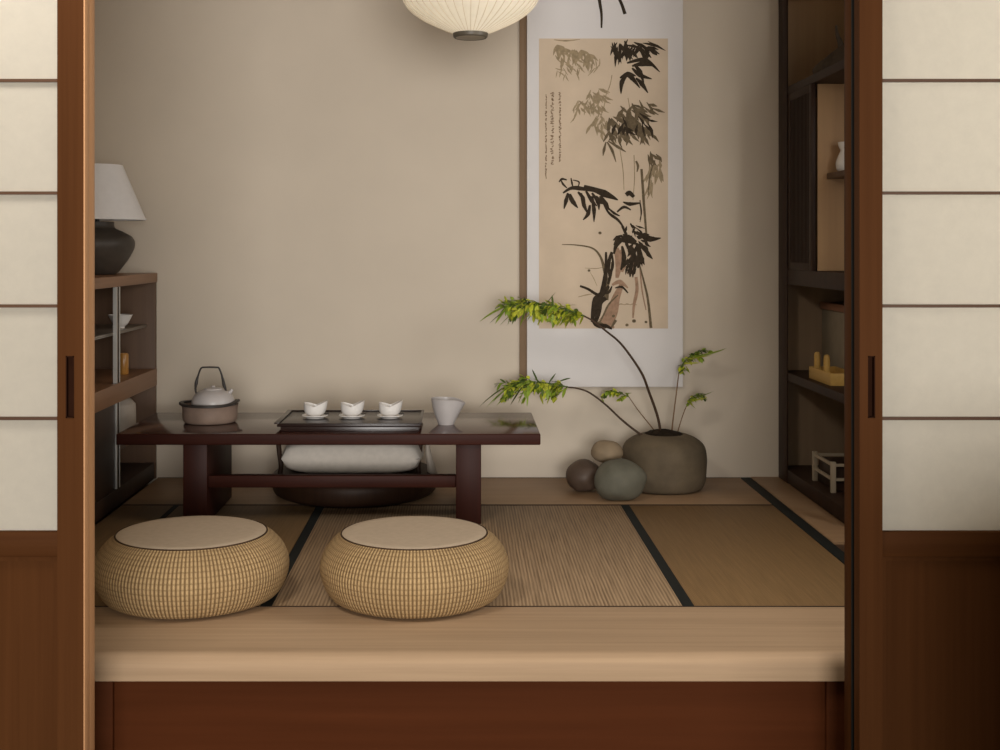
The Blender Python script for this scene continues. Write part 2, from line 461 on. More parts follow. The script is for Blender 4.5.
# right-hand heri strip and wooden border board
b = nb(); box(b, (SR + .002, 3.446, -.03), (SR + .046, BW - .003, .0012), .0008)
t = build('border_strip', b, M['heri'], None, (SR + .02, 4.4, -.03)); tag(t, 'long black cloth strip between the right tatami and the wooden border board', 'border strip')
b = nb(); box(b, (SR + .048, 4.19, -.03), (1.375, BW - .003, .004), .002)
t = build('border_board', b, M['strip'], None, (1.3, 4.8, -.03)); tag(t, 'brown wooden border board on the floor at the foot of the right shelving', 'floor board')
b = nb(); box(b, (SR + .048, 3.446, -.03), (XR - .002, 4.185, -.004), .002)
struct('floor_side', b, M['floorw'])

# ================================================================ LEFT CABINET
XF = -1.323
cab = thing('display_cabinet', 'low brown cabinet with shelves and glass-edged doors against the left wall', 'cabinet', (-1.52, 4.6, 0))
Y0, Y1 = 3.90, 5.372; XB = XL + .005
b = nb(); box(b, (XB, Y0, .847), (XF + .004, Y1, .888), .003); build('top_board', b, M['cabl'], cab)
b = nb(); box(b, (XB, Y1 - .022, 0), (XF, Y1, .847), .001); build('end_panel', b, M['cabin'], cab)
b = nb(); box(b, (XB, Y0, 0), (XF, Y0 + .022, .847), .001); build('end_panel', b, M['cabin'], cab)
b = nb(); box(b, (XB, Y0 + .022, 0), (XB + .012, Y1 - .022, .847), 0); build('back_panel', b, M['cabin'], cab)
b = nb(); box(b, (XB + .012, Y0 + .022, .401), (XF + .002, Y1 - .001, .475), .002); build('drawer_rail', b, M['cabl'], cab)
b = nb(); box(b, (XB + .012, Y0 + .022, .655), (XF - .035, Y1 - .03, .667), .001); build('shelf', b, M['shelfg'], cab, label='thin grey shelf')
b = nb(); box(b, (XB + .012, Y0 + .022, 0), (XF - .004, Y1 - .022, .07), .001); build('plinth', b, M['darkw'], cab)
for z0, z1 in ((.476, .846), (.071, .400)):
    b = nb(); box(b, (XF - .018, 4.765, z0), (XF - .002, 4.795, z1), .001); post = build('door_post', b, M['darkw'], cab)
    b = nb(); box(b, (XF - .016, 4.757, z0), (XF - .001, 4.7645, z1), 0); box(b, (XF - .016, 4.7955, z0), (XF - .001, 4.803, z1), 0)
    build('edge_strip', b, M['steel'], post, label='bright metal edge strip')
# sliding front of the lower compartment, drawn open on its far half
b = nb(); box(b, (XF - .018, Y0 + .03, .071), (XF - .006, 4.756, .400), .001); build('door', b, M['darkw'], cab)

def bowl_prof(r, h, foot, t=.004):
    return sprof([(foot, 0), (foot, .006), (r * .62, h * .35), (r, h)], 4) + sprof([(r - t, h), (r * .58, h * .4), (foot * .6, .012)], 4) + [(0, .012)]
b = nb(); lathe(b, (-1.405, 5.10, .667), bowl_prof(.050, .055, .018), 40)
tag(build('bowl', b, M['white'], None, (-1.405, 5.10, .667)), 'small white bowl on the thin upper shelf of the left cabinet', 'bowl')
b = nb(); lathe(b, (-1.395, 5.115, .475), [(.0, 0), (.017, 0), (.0195, .004), (.0195, .08), (.016, .087), (.014, .087), (.013, .07), (0, .07)], 32)
tag(build('amber_jar', b, M['amber'], None, (-1.395, 5.115, .475)), 'small amber brown jar in the left cabinet, below the white bowl', 'jar')
b = nb()
lathe(b, (-1.400, 5.06, .222), sprof([(.060, 0), (.066, .006), (.068, .05), (.068, .11)], 4) + [(.066, .138), (.048, .158), (.040, .162), (.036, .162), (.036, .14), (0, .14)], 40)
tag(build('stoneware_jar', b, M['palebox'], None, (-1.400, 5.06, .222)), 'pale stoneware jar in the lower compartment of the left cabinet, behind the table corner', 'jar')
b = nb(); box(b, (XB + .012, Y0 + .022, .205), (XF - .012, Y1 - .03, .221), .001); build('shelf', b, M['cabin'], cab)

# table lamp on the cabinet
lx, ly, lz = -1.485, 5.05, .888
t = thing('table_lamp', 'table lamp with white cone shade and dark pottery base on the left cabinet', 'lamp', (lx, ly, lz))
b = nb(); lathe(b, (lx, ly, lz), sprof([(.070, 0), (.085, .012), (.125, .065), (.148, .115), (.140, .150), (.100, .175), (.070, .190), (.066, .215)], 5), 56)
build('pottery_base', b, M['lampb'], t)
b = nb(); tube(b, [(lx, ly, lz + .20), (lx, ly, lz + .44)], .009, 12); build('stem', b, M['iron'], t)
b = nb(); lathe(b, (lx, ly, lz), [(.192, .226), (.100, .446), (.098, .446), (.190, .226)], 64, cap0=False, cap1=False)
lathe(b, (lx, ly, lz), [(.194, .222), (.194, .229), (.189, .229), (.189, .222), (.194, .222)], 64, cap0=False, cap1=False)
build('lamp_shade', b, M['lampw'], t)
b = nb()
for k in range(3):
    a = k * 2 * PI / 3; tube(b, [(lx, ly, lz + .43), (lx + .097 * math.cos(a), ly + .097 * math.sin(a), lz + .442)], .003, 6)
build('shade_spider', b, M['iron'], t)

# ================================================================ RIGHT SHELVING
XF2, XB2 = 1.371, XR - .005
RY0, RY1 = 4.40, 5.372
shv = thing('shelving_unit', 'tall dark brown shelving unit with open niches against the right wall', 'shelving', (1.6, 4.8, 0))
def sp(name, a, c, m, bev=.002, label=None):
    b = nb(); box(b, a, c, bev); return build(name, b, m, shv, label=label)
sp('stile', (XF2, 5.237, 0), (XF2 + .007, RY1, 2.10), M['darkw'])
sp('post', (XF2, RY0, 0), (XF2 + .035, RY0 + .05, 2.10), M['darkw'])
sp('end_panel', (XF2 + .007, RY1 - .02, 0), (XB2, RY1, 2.10), M['nook'])
sp('post', (XB2 - .05, RY0, 0), (XB2, RY0 + .05, 2.10), M['darkw'])
sp('back_panel', (XB2 - .012, RY0 + .02, 0), (XB2, RY1 - .02, 2.10), M['cabin'])
sp('top_board', (XF2, RY0 + .05, 2.045), (XB2 - .012, 5.225, 2.10), M['darkw'])
sp('shelf', (XF2 + .004, RY0 + .05, 1.643), (XB2 - .012, 5.35, 1.677), M['darkw'])
sp('shelf', (XF2 + .004, RY0 + .05, .842), (XB2 - .012, 5.35, .906), M['darkw'])
sp('shelf', (XF2 + .004, RY0 + .05, .435), (XB2 - .012, 5.35, .470), M['darkw'])
sp('base', (XF2 + .004, RY0 + .05, 0.004), (XB2 - .012, 5.35, .06), M['darkw'])
sp('partition', (XF2 + .03, 4.885, .906), (XB2 - .012, 4.903, 1.643), M['nook'])
sp('niche_shelf', (1.437, RY0 + .02, 1.268), (XB2 - .012, 4.885, 1.290), M['cabin'])
sp('lower_back', (XF2 + .010, 5.338, .06), (XB2 - .012, 5.351, .842), M['lowb'])
sp('divider', (XB2 - .20, RY0 + .05, .06), (XB2 - .012, 4.70, .435), M['darkw'])
# louvred sliding door in front of the back half of the middle compartment
dr = nb()
box(dr, (XF2 + .004, 4.882, .906), (XF2 + .022, 4.912, 1.643), .001); box(dr, (XF2 + .004, 5.195, .906), (XF2 + .022, 5.224, 1.643), .001)
box(dr, (XF2 + .004, 4.912, .906), (XF2 + .022, 5.195, .936), .001); box(dr, (XF2 + .004, 4.912, 1.613), (XF2 + .022, 5.195, 1.643), .001)
box(dr, (XF2 + .014, 4.912, .936), (XF2 + .020, 5.195, 1.613), 0)
for k in range(14):
    y = 4.918 + k * .0200
    box(dr, (XF2 + .006, y, .936), (XF2 + .015, y + .009, 1.613), 0)
build('door', dr, M['darkw'], shv, label='dark slatted sliding door')

# things on the shelving
t = thing('driftwood', 'grey driftwood ornament with a raised twig on the top shelf of the right shelving', 'ornament', (1.56, 4.85, 1.677))
b = nb(); tube(b, smooth_pts([(1.42, 4.98, 1.695), (1.48, 4.93, 1.720), (1.54, 4.88, 1.755), (1.60, 4.85, 1.79), (1.68, 4.84, 1.785)], 6), lambda q: .014 + .045 * math.sin(PI * min(1, q * .85 + .08)), 12)
for v in b.verts:
    v.co += Vector((1, 1, 1)) * .006 * mnoise.noise(v.co * 25)
    v.co.z = max(v.co.z, 1.6772)
build('trunk', b, M['drift'], t)
b = nb(); tube(b, smooth_pts([(1.50, 4.90, 1.75), (1.49, 4.88, 1.80), (1.475, 4.87, 1.83), (1.470, 4.87, 1.87)], 4), lambda q: .016 - .012 * q, 8); build('twig', b, M['drift'], t)
vx, vy, vz = 1.490, 4.83, 1.2905
b = nb(); lathe(b, (vx, vy, vz), sprof([(.018, 0), (.030, .012), (.033, .04), (.022, .07), (.016, .085), (.022, .10), (.026, .118)], 4) + [(.022, .118), (.014, .086), (0, .07)], 32)
tag(build('vase', b, M['white'], None, (vx, vy, vz)), 'small white vase in the middle niche of the right shelving', 'vase')
# storage box with red-brown lid
t = thing('storage_box', 'taupe storage box with red-brown lid standing behind the yellow crate', 'box', (1.63, 5.0, .470))
b = nb(); box(b, (1.535, 4.72, .470), (1.74, 5.29, .735), .003); build('box_body', b, M['greybox'], t)
b = nb(); box(b, (1.528, 4.71, .737), (1.748, 5.30, .766), .003); build('lid', b, M['redlid'], t)
# yellow crate
t = thing('bamboo_crate', 'small yellow bamboo crate with two upright pegs on the right shelving', 'crate', (1.46, 4.87, .470))
b = nb()
box(b, (1.405, 4.73, .470), (1.413, 5.02, .517), .001); box(b, (1.507, 4.73, .470), (1.515, 5.02, .517), .001)
box(b, (1.413, 4.73, .470), (1.507, 4.738, .517), .001); box(b, (1.413, 5.012, .470), (1.507, 5.02, .517), .001)
box(b, (1.413, 4.738, .470), (1.507, 5.012, .477), 0); build('crate_body', b, M['yellow'], t)
for y in (4.985, 4.855):
    b = nb(); lathe(b, (1.428, y, .477), [(0, 0), (.0125, 0), (.0125, .088), (.009, .100), (0, .103)], 16); build('peg', b, M['yellow'], t)
# pale-framed little stand
t = thing('frame_stand', 'low stand of pale wooden posts and rails on the bottom shelf at the right', 'stand', (1.5, 4.87, .06))
px0, px1, py0, py1 = 1.42, 1.60, 4.745, 4.99
for x in (px0, px1):
    for y in (py0, py1):
        b = nb(); box(b, (x - .009, y - .009, .06), (x + .009, y + .009, .178), .001); build('post', b, M['palew'], t)
b = nb()
for z in (.110, .165):
    for x in (px0, px1): box(b, (x - .005, py0 + .009, z - .005), (x + .005, py1 - .009, z + .005), 0)
    for y in (py0, py1): box(b, (px0 + .009, y - .005, z - .005), (px1 - .009, y + .005, z + .005), 0)
build('rail', b, M['palew'], t)
b = nb(); box(b, (px0 + .012, py0 + .012, .062), (px1 - .012, py1 - .012, .158), .002); build('inner_tray', b, M['darkw'], t)

# ================================================================ LOW TABLE
TX0, TX1, TY0, TY1, TZ0, TZ1 = -1.242, .282, 4.45, 5.03, .289, .329
tb = thing('low_table', 'long low dark red-brown lacquered tea table on the tatami', 'table', (-.48, 4.74, 0))
b = nb(); box(b, (TX0, TY0, TZ0), (TX1, TY1, TZ1), .004, 3, 1); b.normal_update()
for f in b.faces:
    if f.calc_center_median().z > TZ1 - .0005: f.material_index = 0
build('tabletop', b, [M['table'], M['tablee']], tb)
for x0, x1 in ((-1.006, -.919), (-.022, .069)):
    b = nb(); box(b, (x0, 4.47, .0012), (x1, 4.95, TZ0), .003); build('leg', b, M['tablez'], tb)
b = nb(); box(b, (-.919, 4.492, .128), (-.022, 4.535, .171), .003); build('stretcher', b, M['tablee'], tb)

# brazier and kettle
kx, ky, kz = -.966, 4.755, TZ1
t = thing('clay_brazier', 'round brown clay brazier with a dark rim at the left end of the tea table', 'brazier', (kx, ky, kz))
b = nb(); lathe(b, (kx, ky, kz), sprof([(.088, 0), (.098, .004), (.104, .02), (.104, .052), (.108, .068)], 4) + [(.098, .068), (.094, .03), (0, .028)], 56); build('bowl', b, M['clay'], t)
def rimmod(th, i, r, z):
    k = max(0, math.cos(th)) ** 6 * .010 + max(0, -math.cos(th)) ** 10 * .003
    return r + .004 * max(0, -math.cos(th)) ** 8, z + k
b = nb(); lathe(b, (kx, ky, kz), [(.108, .066), (.1135, .069), (.1135, .074), (.109, .077), (.097, .075), (.097, .068), (.108, .066)], 64, rimmod, cap0=False, cap1=False); build('rim', b, M['iron'], t)
t = thing('kettle', 'pale grey round kettle with a tall dark iron handle, set in the clay brazier', 'kettle', (kx, ky, kz + .028))
k2 = kx + .012
b = nb(); lathe(b, (k2, ky, kz), sprof([(0, .0285), (.05, .030), (.078, .055), (.081, .083), (.068, .108), (.045, .122), (.030, .126)], 5), 56); build('kettle_body', b, M['grey_cer'], t)
b = nb(); lathe(b, (k2, ky, kz), sprof([(.037, .124), (.033, .130), (.012, .133), (.006, .134), (.008, .136), (.006, .139), (0, .140)], 4), 32); build('lid', b, M['grey_cer'], t)
b = nb(); tube(b, smooth_pts([(k2 + .055, ky, kz + .108), (k2 + .068, ky - .003, kz + .117), (k2 + .073, ky - .004, kz + .126)], 4), lambda q: .009 - .004 * q, 12); build('spout', b, M['grey_cer'], t)
hx = kx
pts = [W(198.5, 398, ky), W(195.6, 391, ky), W(196.3, 383, ky), W(198, 376, ky), W(201, 368.3, ky), W(205, 367.3, ky), W(211, 367.2, ky), W(216, 367.4, ky), W(219, 368.2, ky), W(222, 376, ky), W(224, 385, ky), W(225.8, 391, ky), W(224, 398, ky)]
b = nb(); tube(b, smooth_pts(pts, 3), lambda q: .0034 + .0035 * max(0, 1 - abs(abs(q - .5) - .33) / .09), 10); build('handle', b, M['iron'], t, label='dark iron bail handle')

# tea tray
tx0, tx1, ty0, ty1 = -.672, -.150, 4.50, 4.86
t = thing('tea_tray', 'flat black lacquered tray under the three cups on the tea table', 'tray', (-.41, 4.68, TZ1))
b = nb()
box(b, (tx0 + .012, ty0 + .006, TZ1), (tx1 - .006, ty1 - .006, TZ1 + .018), .002)
box(b, (tx0, ty0, TZ1 + .018), (tx1, ty1, TZ1 + .0285), .002)
build('tray_body', b, M['tray'], t)
b = nb()
box(b, (tx0 - .010, ty0 - .001, TZ1 + .0285), (tx0 + .008, ty1, TZ1 + .0335), .001); box(b, (tx1 - .008, ty0 - .001, TZ1 + .0285), (tx1 + .002, ty1, TZ1 + .0335), .001)
box(b, (tx0 + .008, ty0 - .001, TZ1 + .0285), (tx1 - .008, ty0 + .006, TZ1 + .0315), .0008); box(b, (tx0 + .008, ty1 - .008, TZ1 + .0285), (tx1 - .008, ty1, TZ1 + .0325), .0008)
build('rim', b, M['tray'], t)
TS = TZ1 + .0285
# saucers and cups
def saucer(loc, label, first=None):
    if first: return dup(first, loc, label)
    b = nb(); lathe(b, loc, sprof([(0, 0), (.030, 0), (.034, .003), (.049, .009)], 3) + sprof([(.049, .0115), (.036, .0065), (0, .005)], 3), 40)
    return tag(build('saucer', b, M['white'], None, loc), label, 'saucer', 'white saucers on the tea tray')
def cup(loc, label, first=None):
    if first: return dup(first, loc, label)
    t = thing('teacup', label, 'cup', loc, 'white teacups on the tea tray')
    H = .050
    outer = sprof([(.019, 0), (.021, .003), (.035, .012), (.0410, .026), (.042, H)], 4)
    inner = sprof([(.0385, H), (.036, .028), (.026, .012)], 4) + [(0, .010)]
    def mod(th, i, r, z):
        k = max(0, z / H - .35) / .65
        peak = .017 * (abs(math.cos(th)) - .62) + .003 * math.cos(th)
        flare = 1 + .16 * k * max(0, math.cos(th))
        return r * flare, z + peak * k
    b = nb(); lathe(b, loc, outer + inner, 48, mod); 
    build('cup_body', b, M['white'], t)
    b = nb(); lathe(b, loc, [(0, .0125), (.020, .0145)], 32, cap1=False); build('tea', b, M['inside'], t, label='dark tea in the cup')
    b = nb(); tube(b, smooth_pts([(loc[0] + .030, loc[1] - .004, loc[2] + .012), (loc[0] + .043, loc[1] - .006, loc[2] + .010), (loc[0] + .052, loc[1] - .008, loc[2] + .013)], 4), .0028, 8); build('spout_tip', b, M['iron'], t, label='small dark stub at the foot')
    return t
sx = [(-.553, 'left saucer on the black tray, nearest the kettle', 'left white teacup, nearest the kettle'),
      (-.414, 'middle saucer of the three on the black tray', 'middle white teacup of the three on the black tray'),
      (-.271, 'right saucer on the black tray, nearest the grey pitcher', 'right white teacup, nearest the grey pitcher')]
fs = fc = None
for x, ls, lc in sx:
    s = saucer((x, 4.665, TS), ls, fs); fs = fs or s
    c = cup((x, 4.665, TS + .0055), lc, fc); fc = fc or c

# pouring pitcher
gx, gy = -.060, 4.70
def pm(th, i, r, z):
    k = max(0, z / .096) ** 2
    sp_ = max(0, math.cos(th)) ** 5
    return r * (1 + .28 * k * sp_), z - .016 * k * sp_ + .004 * k * max(0, -math.cos(th))
t = thing('tea_pitcher', 'grey ceramic pouring pitcher with a spout, alone at the right of the tray', 'pitcher', (gx, gy, TZ1))
b = nb(); lathe(b, (gx, gy, TZ1), sprof([(.030, 0), (.031, .004), (.036, .015), (.049, .050), (.058, .096)], 5) + sprof([(.054, .096), (.046, .050), (.028, .012)], 5) + [(0, .010)], 56, pm)
build('pitcher_body', b, M['grey_cer'], t)

# ================================================================ POUFS
def pouf(loc, label):
    R, h, rd = .275, .185, .210
    t = thing('pouf', label, 'pouf', loc, 'woven rush poufs on the step edge')
    prof = sprof([(.205, 0), (.240, .010), (.264, .045), (R, .092), (.264, .132), (.242, .162), (rd + .008, .181), (rd - .004, h - .0005)], 6)
    n = 200
    b = nb(); lathe(b, loc, [(0, .002)] + prof, n, lambda th, i, r, z: (r * (1 + .004 * math.sin(3 * th + 1) + .0022 * mnoise.noise(Vector((math.cos(th) * 9, math.sin(th) * 9, z * 40)))), z), cap1=False)
    build('woven_body', b, M['wicker'], t)
    b = nb(); lathe(b, loc, [(rd - .010, h - .010), (rd, h - .004), (rd, h), (rd - .004, h + .002), (rd - .03, h + .003), (0, h + .003)], 120); build('top_pad', b, M['pad'], t, label='flat beige cloth top')
    pts = [(loc[0] + (rd + .002) * math.cos(a), loc[1] + (rd + .002) * math.sin(a), loc[2] + h - .001) for a in [2 * PI * k / 96 for k in range(97)]]
    b = nb(); tube(b, pts, .0026, 6); build('seam_cord', b, M['seam'], t, label='dark seam cord')
    return t
pf = pouf((-.771, 3.54, .0015), 'left woven rush pouf with flat beige top, beside the left door')
p2 = dup(pf, (-.136, 3.54, .0015), 'right woven rush pouf with flat beige top, before the right table leg'); p2.scale = (.98, .98, 1)

# floor seat behind the table
fx, fy = -.435, 5.04
t = thing('floor_seat', 'dark round low floor seat standing behind the tea table', 'seat', (fx, fy, 0))
b = nb(); lathe(b, (fx, fy, .001), sprof([(0, 0), (.26, 0), (.315, .008), (.332, .035), (.332, .078), (.30, .098), (.20, .104), (0, .105)], 4), 64); build('seat_base', b, M['darkw'], t)
for s, x in ((-1, W(281, 460, 4.93).x), (1, W(418, 460, 4.93).x)):
    b = nb(); tube(b, smooth_pts([(x + s * .006, 4.93, .085), (x, 4.93, .13), (x - s * -.006, 4.93, .18), (x + s * .012, 4.94, .235), (x + s * .02, 5.02, .255)], 5), .010, 10); build('arm', b, M['darkw'], t)
b = nb(); tube(b, [W(433, 478, 4.98), W(431, 466, 4.98), W(428, 452, 4.98), W(427, 440, 4.98)], lambda q: .022 - .016 * q, 10); build('strut', b, M['palebox'], t, label='pale tapered strut at the right side')
def cushion(bm, c, hx, hy, h):
    r = bmesh.ops.create_grid(bm, x_segments=28, y_segments=28, size=1)
    top = {}
    N = 28
    vs = {}
    bm.clear() if False else None
    for v in r['verts']:
        u, w = v.co.x, v.co.y
        e = (1 - u ** 6) * (1 - w ** 6)
        v.co = Vector((c[0] + u * hx * (1 - .06 * w * w), c[1] + w * hy * (1 - .06 * u * u), c[2] + h * .5 + h * .5 * max(e, 0) ** .4 + .004 * max(e, 0) * mnoise.noise(Vector((u * 3, w * 3, 1)))))
    g = bmesh.ops.duplicate(bm, geom=list(bm.verts) + list(bm.edges) + list(bm.faces))
    for v in g['geom']:
        if isinstance(v, bmesh.types.BMVert): v.co.z = max(c[2], c[2] + h - (v.co.z - c[2]))
    bmesh.ops.remove_doubles(bm, verts=bm.verts, dist=.0012)
    return bm
b = nb(); cushion(b, (fx, fy + .01, .1065), .285, .24, .135)
tag(build('cushion', b, M['cush'], None, (fx, fy, .1065), angle=80), 'cream linen cushion lying on the dark floor seat behind the table', 'cushion')

# ================================================================ SCROLL
YS = 5.352
sc = thing('hanging_scroll', 'white hanging scroll with a bamboo ink painting on the back wall', 'scroll', (.62, BW, 1.25))
a, c = W(527, 387, YS), W(683, 387, YS)
zb = a.z
b = nb(); box(b, (a.x, YS, zb), (c.x, BW - .001, 2.32), .0015, 1); build('mount', b, M['mount'], sc)
b = nb(); tube(b, [(a.x - .012, 5.366, 2.325), (c.x + .012, 5.366, 2.325)], .012, 16); build('hanging_rod', b, M['darkw'], sc)
YP = YS - .0015
p0, p1 = W(539, 328.5, YP), W(668, 38.5, YP)
b = nb(); box(b, (p0.x, YP, p0.z), (p1.x, YS, p1.z), 0)
sheet = build('painting', b, M['sheet'], sc, label='tan paper with bamboo and rock in ink')

LAY = [0]
def stroke(bm, pts, w0, w1=None, w2=None, y=YP - .0004, n=6):
    """flat ink brush stroke along pixel points, widths in pixels: start, middle, end"""
    if w1 is None: w1 = w0
    if w2 is None: w2 = 0
    LAY[0] = (LAY[0] + 1) % 140; y = y - LAY[0] * 5e-6
    P = smooth_pts([(p[0], p[1], 0) for p in pts], n); N = len(P)
    L = []; R = []
    for i, p in enumerate(P):
        d = P[min(i + 1, N - 1)] - P[max(i - 1, 0)]
        if d.length < 1e-6: d = Vector((1, 0, 0))
        d.normalize(); nrm = Vector((-d.y, d.x, 0)); t = i / (N - 1)
        w = (w0 + (w1 - w0) * t * 2) if t < .5 else (w1 + (w2 - w1) * (t - .5) * 2)
        w = max(w, .12) / 2
        for S, s in ((L, 1), (R, -1)):
            q = p + nrm * w * s; S.append(bm.verts.new(W(q.x, q.y, y)))
    for i in range(N - 1):
        try: bm.faces.new([L[i], L[i + 1], R[i + 1], R[i]])
        except ValueError: pass

rnd = random.Random(5)
def leaves(bm, boxes, n, ang, spread, ln, wd, y):
    """bamboo leaves: tapered strokes pointing mostly downwards from points inside an ellipse"""
    cx, cy, rx, ry = boxes
    for k in range(n):
        r = math.sqrt(rnd.random()); q = rnd.random() * 2 * PI
        x, yy = cx + rx * r * math.cos(q), cy + ry * r * math.sin(q)
        A = math.radians(ang + rnd.uniform(-spread, spread)); l = ln * rnd.uniform(.6, 1.2)
        dx, dy = math.cos(A) * l, math.sin(A) * l
        bx, by = rnd.uniform(-.12, .12) * l, rnd.uniform(-.05, .1) * l
        stroke(bm, [(x, yy), (x + dx * .5 + bx, yy + dy * .5 + by), (x + dx, yy + dy)], .5, wd * rnd.uniform(.7, 1.2), .1, y, 4)
def fan(bm, x, y, angs, ln, wd, yy):
    for q in angs:
        A = math.radians(q); l = ln * rnd.uniform(.8, 1.15)
        dx, dy = math.cos(A) * l, math.sin(A) * l
        stroke(bm, [(x, y), (x + dx * .5, y + dy * .5 - l * .08), (x + dx, y + dy)], .8, wd * rnd.uniform(.8, 1.2), .1, yy, 4)

yk, yg, yp_ = YP - .0019, YP - .0011, YP - .0003
# pale ink --------------------------------------------------
b = nb()
stroke(b, [(554, 39.8), (566, 40.8), (580, 39.4)], .6, 1.6, .4, yp_)
for (x, y) in ((557, 45), (563, 48), (572, 50), (581, 50), (588, 54)): fan(b, x, y, (35, 60, 85, 110), 14, 3.0, yp_)
leaves(b, (572, 58, 18, 10), 26, 70, 45, 13, 2.4, yp_); leaves(b, (570, 70, 16, 6), 14, 60, 50, 9, 1.3, yp_); leaves(b, (593, 62, 9, 7), 10, 120, 40, 9, 1.4, yp_)
leaves(b, (597, 92, 9, 6), 16, 70, 55, 12, 2.8, yp_); leaves(b, (590, 104, 14, 6), 20, 80, 50, 12, 2.6, yp_); leaves(b, (580, 106, 6, 6), 8, 110, 30, 13, 1.7, yp_)
leaves(b, (600, 122, 8, 8), 16, 80, 45, 12, 2.8, yp_)
leaves(b, (655, 165, 6, 8), 16, 100, 25, 15, 3.6, yp_); leaves(b, (650, 185, 4, 8), 8, 105, 18, 14, 2.2, yp_)
for x0, y0, x1, y1 in ((620, 150, 624, 190), (634, 155, 633, 200), (612, 75, 606, 95), (606, 95, 600, 118), (628, 98, 629, 118)):
    stroke(b, [(x0, y0), ((x0 + x1) / 2 + 1, (y0 + y1) / 2), (x1, y1)], .8, .9, .6, yp_)
stroke(b, [(585, 268), (596, 268.5), (604, 267)], .4, .8, .3, yp_); stroke(b, [(590, 272), (594, 279), (597, 286)], .3, .8, .3, yp_)
stroke(b, [(578, 297), (586, 295), (592, 294)], .4, 1.3, .6, yp_)
for x in (612, 618, 624, 630): stroke(b, [(x, 305), (x + 3, 304), (x + 7, 305)], .4, 1.2, .3, yp_)
build('pale_ink_strokes', b, M['ink3'], sheet, label='pale grey ink leaves')
# rust-tinted wash -----------------------------------------
b = nb()
stroke(b, [(605, 324), (612, 312), (616, 298), (622, 284)], 15, 10, 4, yp_); stroke(b, [(616, 248), (619, 262), (617, 278)], 5, 8, 3, yp_); stroke(b, [(630, 246), (634, 262), (628, 274)], 6, 7, 3, yp_); stroke(b, [(598, 326), (606, 322), (614, 328)], 3, 6, 2, yp_)
stroke(b, [(612, 285), (620, 282), (628, 288)], 2, 5, 1, yp_); stroke(b, [(636, 277), (637, 290), (634, 305), (633, 318)], 3, 3.5, 1.5, yp_)
stroke(b, [(620, 250), (624, 262), (622, 272)], 4, 6, 2, yp_); stroke(b, [(640, 268), (642, 290), (646, 310)], 1.5, 1.5, 1, yp_)
build('ink_wash', b, M['ink4'], sheet, label='brown-grey ink wash on the rock')
# grey ink --------------------------------------------------
b = nb()
leaves(b, (628, 118, 22, 14), 46, 75, 55, 15, 4.4, yg); leaves(b, (615, 130, 9, 8), 14, 90, 40, 15, 3.0, yg); leaves(b, (640, 108, 12, 8), 16, 45, 35, 14, 3.4, yg)
leaves(b, (645, 130, 8, 8), 10, 70, 35, 14, 2.8, yg)
stroke(b, [(606, 142), (604, 150), (603, 156)], 1, 3, .4, yg); stroke(b, [(607, 142), (612, 150), (616, 162)], 1, 3, .5, yg); stroke(b, [(608, 141), (618, 147), (626, 152)], 1, 3, .5, yg)
leaves(b, (652, 155, 6, 4), 7, 60, 40, 11, 3, yg)
stroke(b, [(636, 161), (638, 166), (637, 172)], 1.8, 2.6, .8, yg)
stroke(b, [(641.5, 169), (643, 190), (644, 205), (646.5, 236)], 2.4, 2.8, 2.0, yg)
stroke(b, [(562, 244.5), (576, 245), (592, 248), (600, 256), (604, 268), (607, 285), (606, 300)], .7, 2.2, 5, yg)
stroke(b, [(612, 262), (611, 275), (607, 290)], 2, 2.2, 1.2, yg); stroke(b, [(618, 295), (609, 304), (604, 314), (600, 322)], 1.2, 2, 1.4, yg)
stroke(b, [(598, 322), (606, 328)], 3, 4, 2, yg); stroke(b, [(616, 320), (611, 328)], 3, 2.5, 1, yg)
stroke(b, [(639, 263), (644, 282), (648, 300), (651, 328)], 1.4, 2.2, 2.8, yg)
stroke(b, [(640, 200), (641, 215), (640, 222)], 1.2, 1.0, .6, yg)
stroke(b, [(655, 160), (650, 175), (648, 195)], .8, 1.6, .8, yg)
for x, y, r in ((600, 233, 3), (589, 270.5, 2.6), (613.5, 316, 3), (634, 321, 3.6), (627, 325, 3), (646, 322, 2.6)):
    stroke(b, [(x - r / 2, y), (x, y), (x + r / 2, y)], r * .6, r, r * .6, yg)
build('grey_ink_strokes', b, M['ink2'], sheet, label='mid-grey ink leaves and stems')
# black ink -------------------------------------------------
b = nb()
leaves(b, (632, 44, 20, 5), 22, 70, 60, 17, 3.6, yk); leaves(b, (616, 46, 6, 6), 9, 75, 25, 18, 4, yk); leaves(b, (646, 48, 9, 5), 9, 30, 30, 12, 3.4, yk)
for q in ((627, 63, 645, 60, 660, 72), (632, 66, 642, 64, 655, 66), (632, 68, 640, 75, 652, 79), (634, 64, 640, 72, 644, 84), (628, 74, 622, 82, 621, 94), (626, 75, 632, 78, 640, 88), (636, 78, 642, 84, 648, 93), (620, 78, 628, 74, 636, 76)):
    stroke(b, [(q[0], q[1]), (q[2], q[3]), (q[4], q[5])], 1.5, 5, .6, yk)
leaves(b, (634, 122, 15, 9), 8, 70, 50, 14, 3.0, yk); leaves(b, (622, 124, 6, 6), 4, 95, 30, 14, 3.2, yk); leaves(b, (642, 118, 7, 7), 3, 40, 30, 13, 3.2, yk)
